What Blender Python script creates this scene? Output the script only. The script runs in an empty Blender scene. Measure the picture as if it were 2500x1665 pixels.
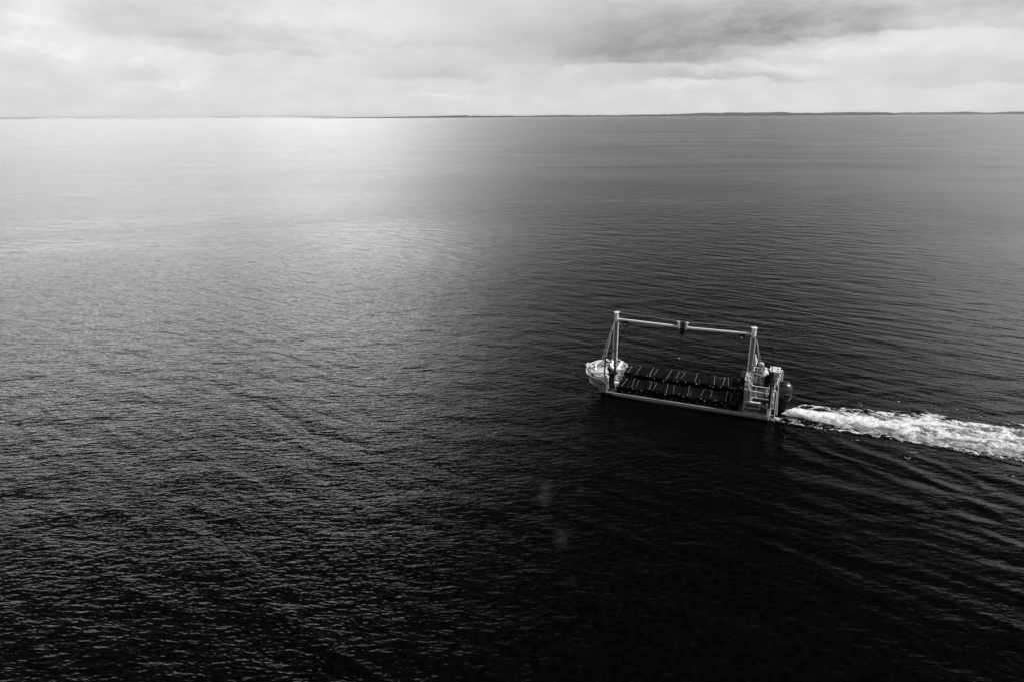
import bpy, bmesh, math, random
import numpy as np
from mathutils import Vector, Matrix
R = math.radians
S = bpy.context.scene
C = S.collection
rng = random.Random(7)
nr = np.random.RandomState(11)

# ------------------------------------------------------------------ camera
PITCH, ROLL, FPX, CAMH = R(18.2), R(0.275), 1667.0, 12.0
cd = bpy.data.cameras.new('camera'); cam = bpy.data.objects.new('camera', cd); C.objects.link(cam)
cd.sensor_width = 36.0; cd.lens = FPX / 2500 * 36; cd.clip_start = .1; cd.clip_end = 60000
_F = Vector((0, math.cos(PITCH), -math.sin(PITCH))); _R0 = Vector((1, 0, 0)); _U0 = _R0.cross(_F)
_R = _R0 * math.cos(ROLL) - _U0 * math.sin(ROLL); _U = _U0 * math.cos(ROLL) + _R0 * math.sin(ROLL)
cam.matrix_world = Matrix(((_R.x, _U.x, -_F.x, 0), (_R.y, _U.y, -_F.y, 0), (_R.z, _U.z, -_F.z, CAMH), (0, 0, 0, 1)))
S.camera = cam

# ------------------------------------------------------------------ node helper
class N:
    def __init__(s, tree): s.t = tree; s.n = tree.nodes; s.l = tree.links
    def new(s, typ, **kw):
        n = s.n.new(typ)
        for k, v in kw.items(): setattr(n, k, v)
        return n
    def put(s, sock, v):
        if isinstance(v, bpy.types.NodeSocket): s.l.new(v, sock)
        else: sock.default_value = v
    def m(s, op, a, b=None, c=None, clamp=False):
        n = s.new('ShaderNodeMath', operation=op, use_clamp=clamp); s.put(n.inputs[0], a)
        if b is not None: s.put(n.inputs[1], b)
        if c is not None: s.put(n.inputs[2], c)
        return n.outputs[0]
    def vec(s, x, y, z=0.0):
        n = s.new('ShaderNodeCombineXYZ'); s.put(n.inputs[0], x); s.put(n.inputs[1], y); s.put(n.inputs[2], z); return n.outputs[0]
    def noise(s, v, scale, detail=2, rough=.5, dim='3D', col=False, dist=0.0):
        n = s.new('ShaderNodeTexNoise', noise_dimensions=dim); s.put(n.inputs['Vector'], v)
        n.inputs['Scale'].default_value = scale; n.inputs['Detail'].default_value = detail
        n.inputs['Roughness'].default_value = rough; n.inputs['Distortion'].default_value = dist
        return n.outputs['Color' if col else 'Fac']
    def ramp(s, v, a, b, lo=0.0, hi=1.0, smooth=True):
        n = s.new('ShaderNodeMapRange', interpolation_type='SMOOTHSTEP' if smooth else 'LINEAR')
        s.put(n.inputs[0], v); n.inputs[1].default_value = a; n.inputs[2].default_value = b
        n.inputs[3].default_value = lo; n.inputs[4].default_value = hi; return n.outputs[0]
    def gauss(s, x, x0, sx, y=None, y0=0, sy=1):
        a = s.m('DIVIDE', s.m('SUBTRACT', x, x0), sx); q = s.m('MULTIPLY', a, a)
        if y is not None:
            b = s.m('DIVIDE', s.m('SUBTRACT', y, y0), sy); q = s.m('MULTIPLY_ADD', b, b, q)
        return s.m('EXPONENT', s.m('MULTIPLY', q, -1.0))

# ------------------------------------------------------------------ sky (a monochrome overcast)
SUN_AZ, SUN_EL = 98.0, 50.0          # azimuth from +Y towards +X
W = bpy.data.worlds.new('World'); S.world = W; W.use_nodes = True
W.node_tree.nodes.clear(); w = N(W.node_tree)
tc = w.new('ShaderNodeTexCoord').outputs['Generated']
sx = w.new('ShaderNodeSeparateXYZ'); w.l.new(tc, sx.inputs[0])
el = w.m('MULTIPLY', w.m('ARCSINE', sx.outputs[2]), 180 / math.pi)
az = w.m('MULTIPLY', w.m('ARCTAN2', sx.outputs[0], sx.outputs[1]), 180 / math.pi)
nv = w.vec(w.m('MULTIPLY', az, .11), w.m('MULTIPLY', el, .26))
wn = w.new('ShaderNodeSeparateXYZ'); w.l.new(w.noise(nv, 1.5, 7, .6, '2D', True), wn.inputs[0])
azw = w.m('ADD', az, w.m('MULTIPLY', w.m('SUBTRACT', wn.outputs[0], .5), 9.0))
elw = w.m('ADD', el, w.m('MULTIPLY', w.m('SUBTRACT', wn.outputs[1], .5), 2.2))
L = .755
def sky_px(x, y):
    d = _F + _R * ((x - 1250) / FPX) + _U * ((832.5 - y) / FPX); d.normalize()
    return math.degrees(math.atan2(d.x, d.y)), math.degrees(math.asin(d.z))
SOFT = [(150, 70, 95, 60, .11), (430, 200, 50, 11, .09), (330, 128, 60, 16, .07), (1900, 170, 100, 13, .11), (850, 50, 220, 45, .06), (1110, 238, 120, 3, .06),
        (2250, 110, 200, 24, .08), (1690, 213, 70, 5, .07), (1500, 90, 380, 110, -.10), (270, 40, 40, 60, -.03), (1370, 170, 30, 10, .06)]
for (px, py, a, b, amp) in SOFT:
    a0, e0 = sky_px(px, py)
    L = w.m('MULTIPLY_ADD', w.gauss(azw, a0, a / 29.1, elw, e0, b / 29.1), amp * 1.35, L)
# cloud masses with a crisp base that thin out upwards: x, y of the base, half width, height, edge, depth
tex = w.ramp(w.noise(nv, 2.6, 6, .62, '2D'), .36, .64, .80, 1.10)
MASS = [(1600, 160, 250, 120, 8, -.24), (1860, 112, 150, 85, 8, -.20), (1740, 205, 190, 34, 5, -.17), (2120, 84, 270, 75, 10, -.20), (1050, 204, 120, 46, 9, -.12), (1400, 140, 150, 60, 14, -.08),
        (420, 104, 200, 80, 16, -.13), (600, 134, 230, 34, 6, -.10), (1000, 112, 220, 22, 6, -.07), (2480, 210, 240, 75, 10, -.10), (345, 204, 60, 34, 6, -.05), (2300, 30, 260, 40, 10, -.08), (80, 260, 120, 60, 12, -.04)]
for (px, py, a, h_, ed_, amp) in MASS:
    a0, e0 = sky_px(px, py)
    g = w.m('MULTIPLY', w.m('MULTIPLY', w.gauss(azw, a0, a / 29.1, elw, e0, h_ / 29.1), w.ramp(elw, e0 - ed_ / 58, e0 + ed_ / 29.1)), tex)
    L = w.m('MULTIPLY_ADD', g, amp, L)
wisp = w.noise(nv, 3.0, 7, .6, '2D')
L = w.m('ADD', L, w.m('MULTIPLY', w.m('SUBTRACT', wisp, .5), .17))
puff = w.noise(w.vec(w.m('MULTIPLY', az, .16), w.m('MULTIPLY', el, .34), 4.0), 1.1, 6, .55, '3D')
L = w.m('MULTIPLY_ADD', w.m('MULTIPLY', w.ramp(puff, .50, .58), w.m('MULTIPLY', w.gauss(az, -28, 14), w.gauss(el, 4.5, 2.4))), .07, L)
# cloud deck above view: glow ahead left, darkening ahead right, shaped for water reflections
deck = w.ramp(w.m('ABSOLUTE', az), 60, 120, .46, .80)
deck = w.m('MULTIPLY_ADD', w.gauss(az, -31, 19, el, 13.5, 6.5), 7.2, deck)
deck = w.m('MULTIPLY_ADD', w.gauss(az, -12, 8.5, el, 18, 7.5), 7.6, deck)
deck = w.m('MULTIPLY_ADD', w.gauss(az, 42, 10, el, 14, 12), 2.6, deck)
deck = w.m('MULTIPLY_ADD', w.gauss(az, 18, 14, el, 16, 24), -.44, deck)
fall = w.ramp(el, 13, 28, 1.0, .035)
cl = w.noise(tc, 3.0, 5, .55, '3D')
deck = w.m('MULTIPLY', w.m('MULTIPLY', deck, fall), w.ramp(cl, .25, .75, .88, 1.12, False))
tmix = w.ramp(el, 8.2, 11.5)
mix = w.new('ShaderNodeMix', data_type='FLOAT'); w.put(mix.inputs[0], tmix); w.put(mix.inputs[2], L); w.put(mix.inputs[3], deck)
lum = w.m('MAXIMUM', mix.outputs[0], .02)
nis = w.new('ShaderNodeTexSky', sky_type='NISHITA'); nis.sun_disc = False
nis.sun_elevation = R(SUN_EL); nis.sun_rotation = R(SUN_AZ)
bw = w.new('ShaderNodeRGBToBW'); w.l.new(nis.outputs[0], bw.inputs[0])
bg1 = w.new('ShaderNodeBackground'); w.l.new(bw.outputs[0], bg1.inputs[0]); bg1.inputs[1].default_value = .05
bg2 = w.new('ShaderNodeBackground'); w.l.new(lum, bg2.inputs[0]); bg2.inputs[1].default_value = 1.0
ms = w.new('ShaderNodeMixShader'); ms.inputs[0].default_value = .97      # cloud cover
w.l.new(bg1.outputs[0], ms.inputs[1]); w.l.new(bg2.outputs[0], ms.inputs[2])
wo = w.new('ShaderNodeOutputWorld'); w.l.new(ms.outputs[0], wo.inputs[0])

sl = bpy.data.lights.new('sun', 'SUN'); sl.energy = 4.8; sl.angle = R(8); sl.color = (1, 1, 1)
so = bpy.data.objects.new('sun', sl); C.objects.link(so)
sd = Vector((math.sin(R(SUN_AZ)) * math.cos(R(SUN_EL)), math.cos(R(SUN_AZ)) * math.cos(R(SUN_EL)), math.sin(R(SUN_EL))))
so.rotation_euler = sd.to_track_quat('Z', 'Y').to_euler()
S.view_settings.view_transform = 'Standard'; S.view_settings.look = 'None'
S.view_settings.exposure = 0; S.view_settings.gamma = 1; S.view_settings.use_curve_mapping = False

# ------------------------------------------------------------------ object helpers
def tag(o, label=None, cat=None, group=None, kind=None):
    if label: o['label'] = label
    if cat: o['category'] = cat
    if group: o['group'] = group
    if kind: o['kind'] = kind
    return o
def empty(name, mat4, label, cat, group=None):
    o = bpy.data.objects.new(name, None); C.objects.link(o); o.matrix_world = mat4; o.empty_display_size = .2
    return tag(o, label, cat, group)
def mesh_obj(name, me, material, parent=None):
    o = bpy.data.objects.new(name, me); C.objects.link(o)
    if material and not me.materials: me.materials.append(material)
    if parent: o.parent = parent
    return o

class MB:
    """collects shapes of ONE object"""
    def __init__(s): s.bm = bmesh.new()
    def loft(s, rings, caps=True, closed=True):
        vs = [[s.bm.verts.new(p) for p in r] for r in rings]
        for a, b in zip(vs, vs[1:]):
            n = len(a)
            for i in range(n if closed else n - 1):
                j = (i + 1) % n
                s.bm.faces.new((a[i], a[j], b[j], b[i]))
        if caps:
            s.bm.faces.new(list(reversed(vs[0]))); s.bm.faces.new(vs[-1])
        return s
    def tube(s, pts, r, seg=8, bend=0.0):
        pts = [Vector(p) for p in pts]
        if bend: pts = fillet(pts, bend)
        rs = r if isinstance(r, (list, tuple)) else [r] * len(pts)
        rings = []
        t0 = (pts[1] - pts[0]).normalized(); up = Vector((0, 0, 1)) if abs(t0.z) < .9 else Vector((1, 0, 0))
        x = t0.cross(up).normalized()
        for i, p in enumerate(pts):
            t = (pts[min(i + 1, len(pts) - 1)] - pts[max(i - 1, 0)]).normalized()
            x = (x - t * x.dot(t)).normalized(); y = t.cross(x)
            rings.append([p + (x * math.cos(k * 2 * math.pi / seg) + y * math.sin(k * 2 * math.pi / seg)) * rs[i] for k in range(seg)])
        return s.loft(rings)
    def box(s, lo, hi):
        x0, y0, z0 = lo; x1, y1, z1 = hi
        return s.loft([[(x0, y0, z0), (x1, y0, z0), (x1, y1, z0), (x0, y1, z0)], [(x0, y0, z1), (x1, y0, z1), (x1, y1, z1), (x0, y1, z1)]])
    def prism(s, poly, axis, a, b):
        def P(q, t):
            return {'x': (t, q[0], q[1]), 'y': (q[0], t, q[1]), 'z': (q[0], q[1], t)}[axis]
        return s.loft([[P(q, a) for q in poly], [P(q, b) for q in poly]])
    def ball(s, c, r, seg=12, scale=(1, 1, 1)):
        M = Matrix.Translation(c) @ Matrix.Diagonal((*scale, 1))
        bmesh.ops.create_uvsphere(s.bm, u_segments=seg, v_segments=max(6, seg // 2 + 2), radius=r, matrix=M); return s
    def torus(s, c, R0, r, normal=(0, 0, 1), seg=20, k=8):
        n = Vector(normal).normalized(); a = n.orthogonal().normalized(); b = n.cross(a); c = Vector(c)
        rings = []
        for i in range(seg):
            t = 2 * math.pi * i / seg; d = a * math.cos(t) + b * math.sin(t)
            rings.append([c + d * (R0 + r * math.cos(q * 2 * math.pi / k)) + n * r * math.sin(q * 2 * math.pi / k) for q in range(k)])
        rings.append(rings[0]); return s.loft(rings, caps=False)
    def mesh(s, name, smooth=40, bevel=0):
        bmesh.ops.remove_doubles(s.bm, verts=s.bm.verts, dist=1e-5)
        bmesh.ops.recalc_face_normals(s.bm, faces=s.bm.faces)
        if bevel:
            ed = [e for e in s.bm.edges if len(e.link_faces) == 2 and e.calc_face_angle(0) > R(35)]
            bmesh.ops.bevel(s.bm, geom=ed, offset=bevel, segments=2, affect='EDGES', profile=.5, clamp_overlap=True)
        me = bpy.data.meshes.new(name); s.bm.to_mesh(me); s.bm.free()
        if smooth:
            me.polygons.foreach_set('use_smooth', [True] * len(me.polygons)); me.set_sharp_from_angle(angle=R(smooth))
        return me
    def build(s, name, material, parent=None, smooth=40, bevel=0):
        return mesh_obj(name, s.mesh(name, smooth, bevel), material, parent)
def fillet(pts, r, n=4):
    out = [pts[0]]
    for a, b, c in zip(pts, pts[1:], pts[2:]):
        d1 = min(r, (a - b).length * .45); d2 = min(r, (c - b).length * .45)
        p = b + (a - b).normalized() * d1; q = b + (c - b).normalized() * d2
        for i in range(n + 1):
            t = i / n; out.append(p * (1 - t) ** 2 + b * 2 * t * (1 - t) + q * t * t)
    out.append(pts[-1]); return out

# ------------------------------------------------------------------ materials
def mat(name, base, rough=.5, metal=0.0, var=.15, scale=6.0, bump=0.0, spec=.5, streak=0.0, rvar=.1):
    m = bpy.data.materials.new(name); m.use_nodes = True; n = N(m.node_tree); p = m.node_tree.nodes['Principled BSDF']
    tco = n.new('ShaderNodeTexCoord').outputs['Object']
    f = n.noise(tco, scale, 5, .6)
    if streak:
        mp = n.new('ShaderNodeMapping'); n.l.new(tco, mp.inputs[0]); mp.inputs['Scale'].default_value = (9, 9, 1.2)
        f2 = n.noise(mp.outputs[0], 2.0, 4, .6)
        f = n.m('ADD', n.m('MULTIPLY', f, 1 - streak), n.m('MULTIPLY', f2, streak))
    v = n.m('MULTIPLY', n.ramp(f, .3, .7, 1 - var, 1 + var, False), base)
    cc = n.new('ShaderNodeCombineColor')
    for i in range(3): n.l.new(v, cc.inputs[i])
    n.l.new(cc.outputs[0], p.inputs['Base Color'])
    n.l.new(n.ramp(f, .3, .7, min(1, rough + rvar), max(.02, rough - rvar), False), p.inputs['Roughness'])
    p.inputs['Metallic'].default_value = metal; p.inputs['Specular IOR Level'].default_value = spec
    if bump:
        b = n.new('ShaderNodeBump'); b.inputs['Strength'].default_value = bump; b.inputs['Distance'].default_value = .01
        n.l.new(n.noise(tco, scale * 6, 3), b.inputs['Height']); n.l.new(b.outputs[0], p.inputs['Normal'])
    return m
ALU = mat('bare_aluminium', .86, .42, .1, .12, 5, streak=.5)
ALUD = mat('weathered_aluminium_plate', .26, .5, .35, .22, 4, streak=.6)
TUBE = mat('polished_tube', .78, .35, .2, .06, 8)
DECKM = mat('pale_deck_paint', .50, .6, 0, .14, 5, bump=.2)
HULL = mat('hull_underside', .07, .45, .2, .3, 3, streak=.4)
BLK = mat('black_rubber', .008, .7, 0, .3, 10, spec=.2)
COWL = mat('dark_metallic_cowl', .10, .38, 1.0, .12, 3, rvar=.04)
NET = mat('black_plastic_mesh', .0035, .9, 0, .7, 14, bump=.6, spec=.04)
ROD = mat('galvanised_rod', .5, .4, .5, .35, 14)
CLIP = mat('pale_float_clip', .6, .4, 0, .25, 20)
CLOTH_W = mat('white_cotton', .8, .9, 0, .05, 10, bump=.3)
CLOTH_B = mat('black_waders', .008, .7, 0, .4, 8, bump=.4, spec=.12)
VEST = mat('black_vest_cloth', .009, .9, 0, .3, 9, bump=.4, spec=.1)
SKIN = mat('skin', .26, .5, 0, .1, 12)
SKIN_D = mat('tanned_skin', .16, .5, 0, .15, 12)
HAIR_D = mat('dark_hair', .008, .8, 0, .4, 40)
HAIR_G = mat('grey_hair', .42, .7, 0, .35, 40, bump=.5)
EYE = mat('eye', .03, .2)
LETTER = mat('black_lettering', .01, .6)
ROPE = mat('pale_rope', .55, .8, 0, .3, 60)
BUOY = mat('white_buoy_plastic', .75, .4, 0, .08, 6)
STRIPE = mat('white_paint', .82, .4, 0, .05, 6)
GREYPANEL = mat('grey_painted_panel', .34, .55, .1, .2, 6, streak=.5)
DARKPANEL = mat('charcoal_sign_panel', .03, .5, 0, .3, 9)

# ------------------------------------------------------------------ value noise in numpy
def vnoise(x, y, seed=0):
    rs = np.random.RandomState(seed); T = rs.rand(256, 256)
    xi = np.floor(x).astype(int); yi = np.floor(y).astype(int); fx = x - xi; fy = y - yi
    fx = fx * fx * (3 - 2 * fx); fy = fy * fy * (3 - 2 * fy)
    g = lambda a, b: T[a & 255, b & 255]
    return (g(xi, yi) * (1 - fx) + g(xi + 1, yi) * fx) * (1 - fy) + (g(xi, yi + 1) * (1 - fx) + g(xi + 1, yi + 1) * fx) * fy
def fbm(x, y, oct=4, seed=0, gain=.5):
    s = 0; a = 1; t = 0
    for o in range(oct):
        s = s + a * vnoise(x * 2 ** o + 17.3 * o, y * 2 ** o - 9.1 * o, seed + o); t += a; a *= gain
    return s / t
def sstep(x, a, b):
    t = np.clip((x - a) / (b - a), 0, 1); return t * t * (3 - 2 * t)

# ------------------------------------------------------------------ boat frame: u forward, v away from the camera, z up
O = Vector((10.6, 25.70, 0)); TH = R(156.6)
UX, UY = math.cos(TH), math.sin(TH)
BM = Matrix.Translation(O) @ Matrix.Rotation(TH, 4, 'Z')
def T(u, v, z): return Vector((u, -v, z))            # local boat coordinates of (u, v, z)
def to_uv(x, y):
    dx = x - O.x; dy = y - O.y
    return dx * UX + dy * UY, dx * UY - dy * UX

# ------------------------------------------------------------------ water
def wake_height(x, y):
    u, v = to_uv(x, y); wv = np.abs(v - 1.25); s = 8.0 - u
    sp = np.maximum(s, .01); q = wv / sp
    env = sstep(q, .10, .20) * (1 - sstep(q, .36, .60)) * sstep(s, 5.5, 10) * np.exp(-s / 45)
    ca, sa = math.cos(R(39)), math.sin(R(39))        # crest line direction against the track
    wob = 1.5 * (fbm(x * .3, y * .3, 3, 5) - .5) - .012 * wv * wv
    ph = 2 * math.pi * (wv * ca - (s) * sa + wob) / (.98 + .012 * s)
    h = env * .016 * (np.sin(ph) + .45 * np.sin(1.9 * ph + .6 + 3 * fbm(x * .5, y * .5, 2, 12))) * (.2 + 1.5 * fbm(x * .6, y * .6, 3, 8))
    # turbulent trough astern
    core = np.exp(-((v - 1.3) / (1.0 + .09 * np.maximum(-u, 0))) ** 2) * sstep(-u, 0, 1.5) * np.exp(-np.maximum(-u, 0) / 30)
    h = h + core * .07 * (fbm(x * 1.6, y * 1.6, 3, 9) - .5)
    # low bow wave along the hull
    h = h + .035 * np.exp(-((wv - 1.55 - .28 * (6.8 - u)) / .22) ** 2) * sstep(7.2 - u, 0, 1.2) * np.exp(-np.maximum(6.8 - u, 0) / 5)
    return h
def axis(a, b, step, far_lo, far_hi, n=16):
    core = list(np.arange(a, b + 1e-6, step))
    lo = [a - step * 1.2 * (1.0) - (a - far_lo) * (math.exp(k / n * 7) - 1) / (math.exp(7) - 1) for k in range(1, n + 1)]
    hi = [b + (far_hi - b) * (math.exp(k / n * 7) - 1) / (math.exp(7) - 1) for k in range(1, n + 1)]
    return np.array(lo[::-1] + core + hi)
xs = axis(-12, 40, .16, -24000, 24000); ys = axis(8, 44, .16, -6000, 24000)
X, Y = np.meshgrid(xs, ys); 
edge = sstep(X, -12, -6) * (1 - sstep(X, 34, 40)) * sstep(Y, 8, 9.5) * (1 - sstep(Y, 38, 44))
Z = np.where(edge > 0, wake_height(X, Y) * edge, 0)
def grid_mesh(name, X, Y, Z, keep=None):
    ny, nx = X.shape
    co = np.stack([X, Y, Z], -1).reshape(-1, 3)
    i = np.arange(nx * ny).reshape(ny, nx)
    q = np.stack([i[:-1, :-1], i[:-1, 1:], i[1:, 1:], i[1:, :-1]], -1).reshape(-1, 4)
    if keep is not None: q = q[keep.reshape(-1)]
    me = bpy.data.meshes.new(name); me.vertices.add(len(co)); me.vertices.foreach_set('co', co.ravel())
    me.loops.add(q.size); me.loops.foreach_set('vertex_index', q.ravel().astype(np.int32))
    me.polygons.add(len(q)); me.polygons.foreach_set('loop_start', np.arange(len(q), dtype=np.int32) * 4)
    me.polygons.foreach_set('use_smooth', np.ones(len(q), dtype=bool))
    me.update(calc_edges=True); me.validate(); return me

def height_group():
    g = bpy.data.node_groups.new('ripple_height', 'ShaderNodeTree')
    g.interface.new_socket('P', in_out='INPUT', socket_type='NodeSocketVector')
    g.interface.new_socket('H', in_out='OUTPUT', socket_type='NodeSocketFloat')
    n = N(g); gi = n.new('NodeGroupInput').outputs[0]; go = n.new('NodeGroupOutput')
    def train(angle, along, across, detail, rough, loc=(0, 0, 0), dist=0.0):
        a = n.new('ShaderNodeMapping', vector_type='POINT'); n.l.new(gi, a.inputs[0])
        a.inputs['Rotation'].default_value = (0, 0, R(angle)); 
        b = n.new('ShaderNodeMapping', vector_type='POINT'); n.l.new(a.outputs[0], b.inputs[0])
        b.inputs['Scale'].default_value = (along, across, 1); b.inputs['Location'].default_value = loc
        return n.noise(b.outputs[0], 1.0, detail, rough, '2D', dist=dist)
    big = train(38, .25, 1.25, 1.0, .5, dist=.25)
    mid = train(4, 1.5, 5.6, 2.0, .55, (7, 3, 0), dist=.3)
    mid2 = train(-14, 1.1, 4.0, 1.5, .5, (31, 13, 0), dist=.2)
    swell = train(12, .34, .66, 1.5, .5, (5, 2, 0), dist=.3)
    fine = train(12, 5.0, 14.0, 1.5, .6, (3, 9, 0))
    # gusts change how rough the ripples are, over tens of metres
    gust = n.ramp(n.noise(gi, .022, 3, .5, '2D', dist=.6), .3, .7, .55, 1.45, False)
    h = n.m('MULTIPLY', big, .060)
    h = n.m('MULTIPLY_ADD', n.m('MULTIPLY', mid, gust), .020, h)
    h = n.m('MULTIPLY_ADD', swell, .080, h)
    h = n.m('MULTIPLY_ADD', mid2, .018, h)
    h = n.m('MULTIPLY_ADD', n.m('MULTIPLY', fine, gust), .010, h)
    n.l.new(h, go.inputs[0]); return g
HG = height_group()
def water_material():
    m = bpy.data.materials.new('dark_rippled_water'); m.use_nodes = True; n = N(m.node_tree)
    p = m.node_tree.nodes['Principled BSDF']
    geo = n.new('ShaderNodeNewGeometry'); P = geo.outputs['Position']
    def H(dx, dy):
        v = n.new('ShaderNodeVectorMath', operation='ADD'); n.l.new(P, v.inputs[0]); v.inputs[1].default_value = (dx, dy, 0)
        g = n.new('ShaderNodeGroup'); g.node_tree = HG; n.l.new(v.outputs[0], g.inputs[0]); return g.outputs[0]
    e = .02; h0 = H(0, 0)
    k = -1.0 / e
    sx_ = n.m('MULTIPLY', n.m('SUBTRACT', H(e, 0), h0), k); sy_ = n.m('MULTIPLY', n.m('SUBTRACT', H(0, e), h0), k)
    a = n.new('ShaderNodeVectorMath', operation='ADD'); n.l.new(geo.outputs['Normal'], a.inputs[0]); n.l.new(n.vec(sx_, sy_), a.inputs[1])
    nn = n.new('ShaderNodeVectorMath', operation='NORMALIZE'); n.l.new(a.outputs[0], nn.inputs[0])
    n.l.new(nn.outputs[0], p.inputs['Normal'])
    p.inputs['IOR'].default_value = 1.11; mp = n.new('ShaderNodeMapping'); n.l.new(P, mp.inputs[0]); mp.inputs['Rotation'].default_value = (0, 0, R(-8)); mp.inputs['Scale'].default_value = (.25, 1, 1)
    sl1 = n.noise(mp.outputs[0], .045, 4, .6, '2D', dist=.8)
    n.l.new(n.ramp(sl1, .34, .66, .155, .195, False), p.inputs['Roughness'])
    # faint pale patches on the bottom seen through the water
    base = .0013
    sp = n.new('ShaderNodeSeparateXYZ'); n.l.new(P, sp.inputs[0])
    for (x, y, a_, b_, amp) in PATCHES:
        base = n.m('MULTIPLY_ADD', n.gauss(sp.outputs[0], x, a_, sp.outputs[1], y, b_), amp, base)
    base = n.m('MULTIPLY', base, n.ramp(n.noise(P, 5, 3), .35, .65, .4, 1.5, False))
    cc = n.new('ShaderNodeCombineColor')
    for i in range(3): n.l.new(base, cc.inputs[i])
    n.l.new(cc.outputs[0], p.inputs['Base Color'])
    return m
PATCHES = [(1.05, 19.9, .18, .35, .018), (1.15, 20.6, .16, .3, .012), (1.45, 17.6, .2, .45, .012), (2.3, 20.4, .1, .3, .006), (1.55, 15.6, .15, .2, .004)]
WATER = water_material()
water = mesh_obj('water', grid_mesh('water', X, Y, Z), WATER); tag(water, kind='structure')

# ------------------------------------------------------------------ foam wake (real lumps of froth with holes)
def foam():
    d = .020
    us = np.arange(.25, -15.5, -d); vs = np.arange(-1.6, 5.0, d)
    V, U = np.meshgrid(vs, us); s = -U
    wob = (fbm(s * .5, V * 0 + 3, 2, 21) - .5) * .5
    c = 1.32 + .055 * np.clip(s, 0, 20) + .5 * (fbm(s * .28, V * 0, 2, 31) - .5)
    hw = .25 + .17 * np.clip(s, 0, 5) + .05 * np.clip(s - 5, 0, 20)
    q = (V - c) / hw
    warp = fbm(s * 1.1 + 3, V * 1.7, 3, 41) - .5; warp2 = fbm(s * 1.3 + 9, V * 1.8 + 4, 3, 47) - .5
    n1 = fbm(s * 1.6 + warp * 2.6, V * 3.2 + warp2 * 2.6, 5, 51, .6)
    n2 = fbm(s * 7 + warp * 4, V * 11 + warp2 * 4, 4, 61, .7)
    ridge = 1 - np.abs(fbm(s * 2.6 + warp * 6, V * 5 + warp2 * 6, 4, 71, .6) - .5) * 8.0
    core = np.exp(-np.abs(q) ** 2.6) * sstep(s, .30, .75)
    dens = core * (1.02 - .045 * s) + ((n1 - .5) * 1.35 + (n2 - .5) * .35) * np.exp(-q * q * .35)
    # ragged fringes either side
    vn = .34 - .035 * s + wob * .5; vf = 2.50 + .045 * s + wob * .8 - 1.35 * (1 - sstep(s, .35, 1.35))
    fr = np.exp(-((V - vn) / (.085 + .016 * s)) ** 2) * sstep(s, -.02, .1) + np.exp(-((V - vf) / (.09 + .022 * s)) ** 2) * sstep(s, .3, .5)
    fr = fr * (1.0 - .03 * s)
    lace = (np.maximum(ridge, -.6) * .75 + n2 * .7 + n1 * .5 - .72)
    mid = sstep(V, vn - .05, vn + .15) * (1 - sstep(V, vf - .15, vf + .1)) * sstep(s, .2, .8)
    dens = np.maximum(dens, fr * 1.25 + lace * 1.3 - .72)
    dens = np.maximum(dens, mid * (.46 + .030 * s) + lace * 1.3 - .66)
    # splash round the ladder and transom corner
    sp = np.exp(-((V - .40) / .26) ** 2 - ((s - .18) / .30) ** 2)
    dens = np.maximum(dens, sp * 1.0 + ((n2 - .5) * 2.4 + (n1 - .5)) * np.sqrt(sp) - .25)
    dens *= sstep(s, -.02, .03)
    thr = .16
    Xw = O.x + U * UX + V * UY; Yw = O.y + U * UY - V * UX
    zz = wake_height(Xw, Yw) + .004 + np.clip(dens - thr, 0, 1) * (.03 + .10 * core * (n1 + .4 * n2)) + .05 * core * (n2 - .45) * np.exp(-s / 9)
    zz += .07 * np.exp(-((s - 1.25) / .45) ** 2) * core * n1
    zz = np.maximum(zz, wake_height(Xw, Yw) + .004)
    kv = dens > thr
    keep = kv[:-1, :-1] & kv[1:, :-1] & kv[:-1, 1:] & kv[1:, 1:]
    me = grid_mesh('foam_wake', Xw, Yw, zz, keep)
    at = me.attributes.new('froth', 'FLOAT', 'POINT'); at.data.foreach_set('value', np.clip(((dens - thr) * .85 + (n2 - .5) * 1.3 + (n1 - .5) * 1.5 + .10) * (.50 + .50 * sstep(q, -1.0, .15)) * (.12 + .88 * sstep(dens - thr, 0, .22)), 0, 1).ravel().astype(np.float32))
    bm = bmesh.new(); bm.from_mesh(me); bmesh.ops.delete(bm, geom=[v for v in bm.verts if not v.link_faces], context='VERTS'); bm.to_mesh(me); bm.free()
    m = bpy.data.materials.new('aerated_foam'); m.use_nodes = True; n = N(m.node_tree); p = m.node_tree.nodes['Principled BSDF']
    a = n.new('ShaderNodeAttribute', attribute_name='froth')
    v = n.ramp(a.outputs['Fac'], 0.0, .85, .09, .70)
    cc = n.new('ShaderNodeCombineColor')
    for i in range(3): n.l.new(v, cc.inputs[i])
    n.l.new(cc.outputs[0], p.inputs['Base Color']); p.inputs['Roughness'].default_value = .75
    o = mesh_obj('foam_wake', me, m); tag(o, 'white churned foam wake trailing behind the outboard motor', 'foam', kind='stuff')
foam()

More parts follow.
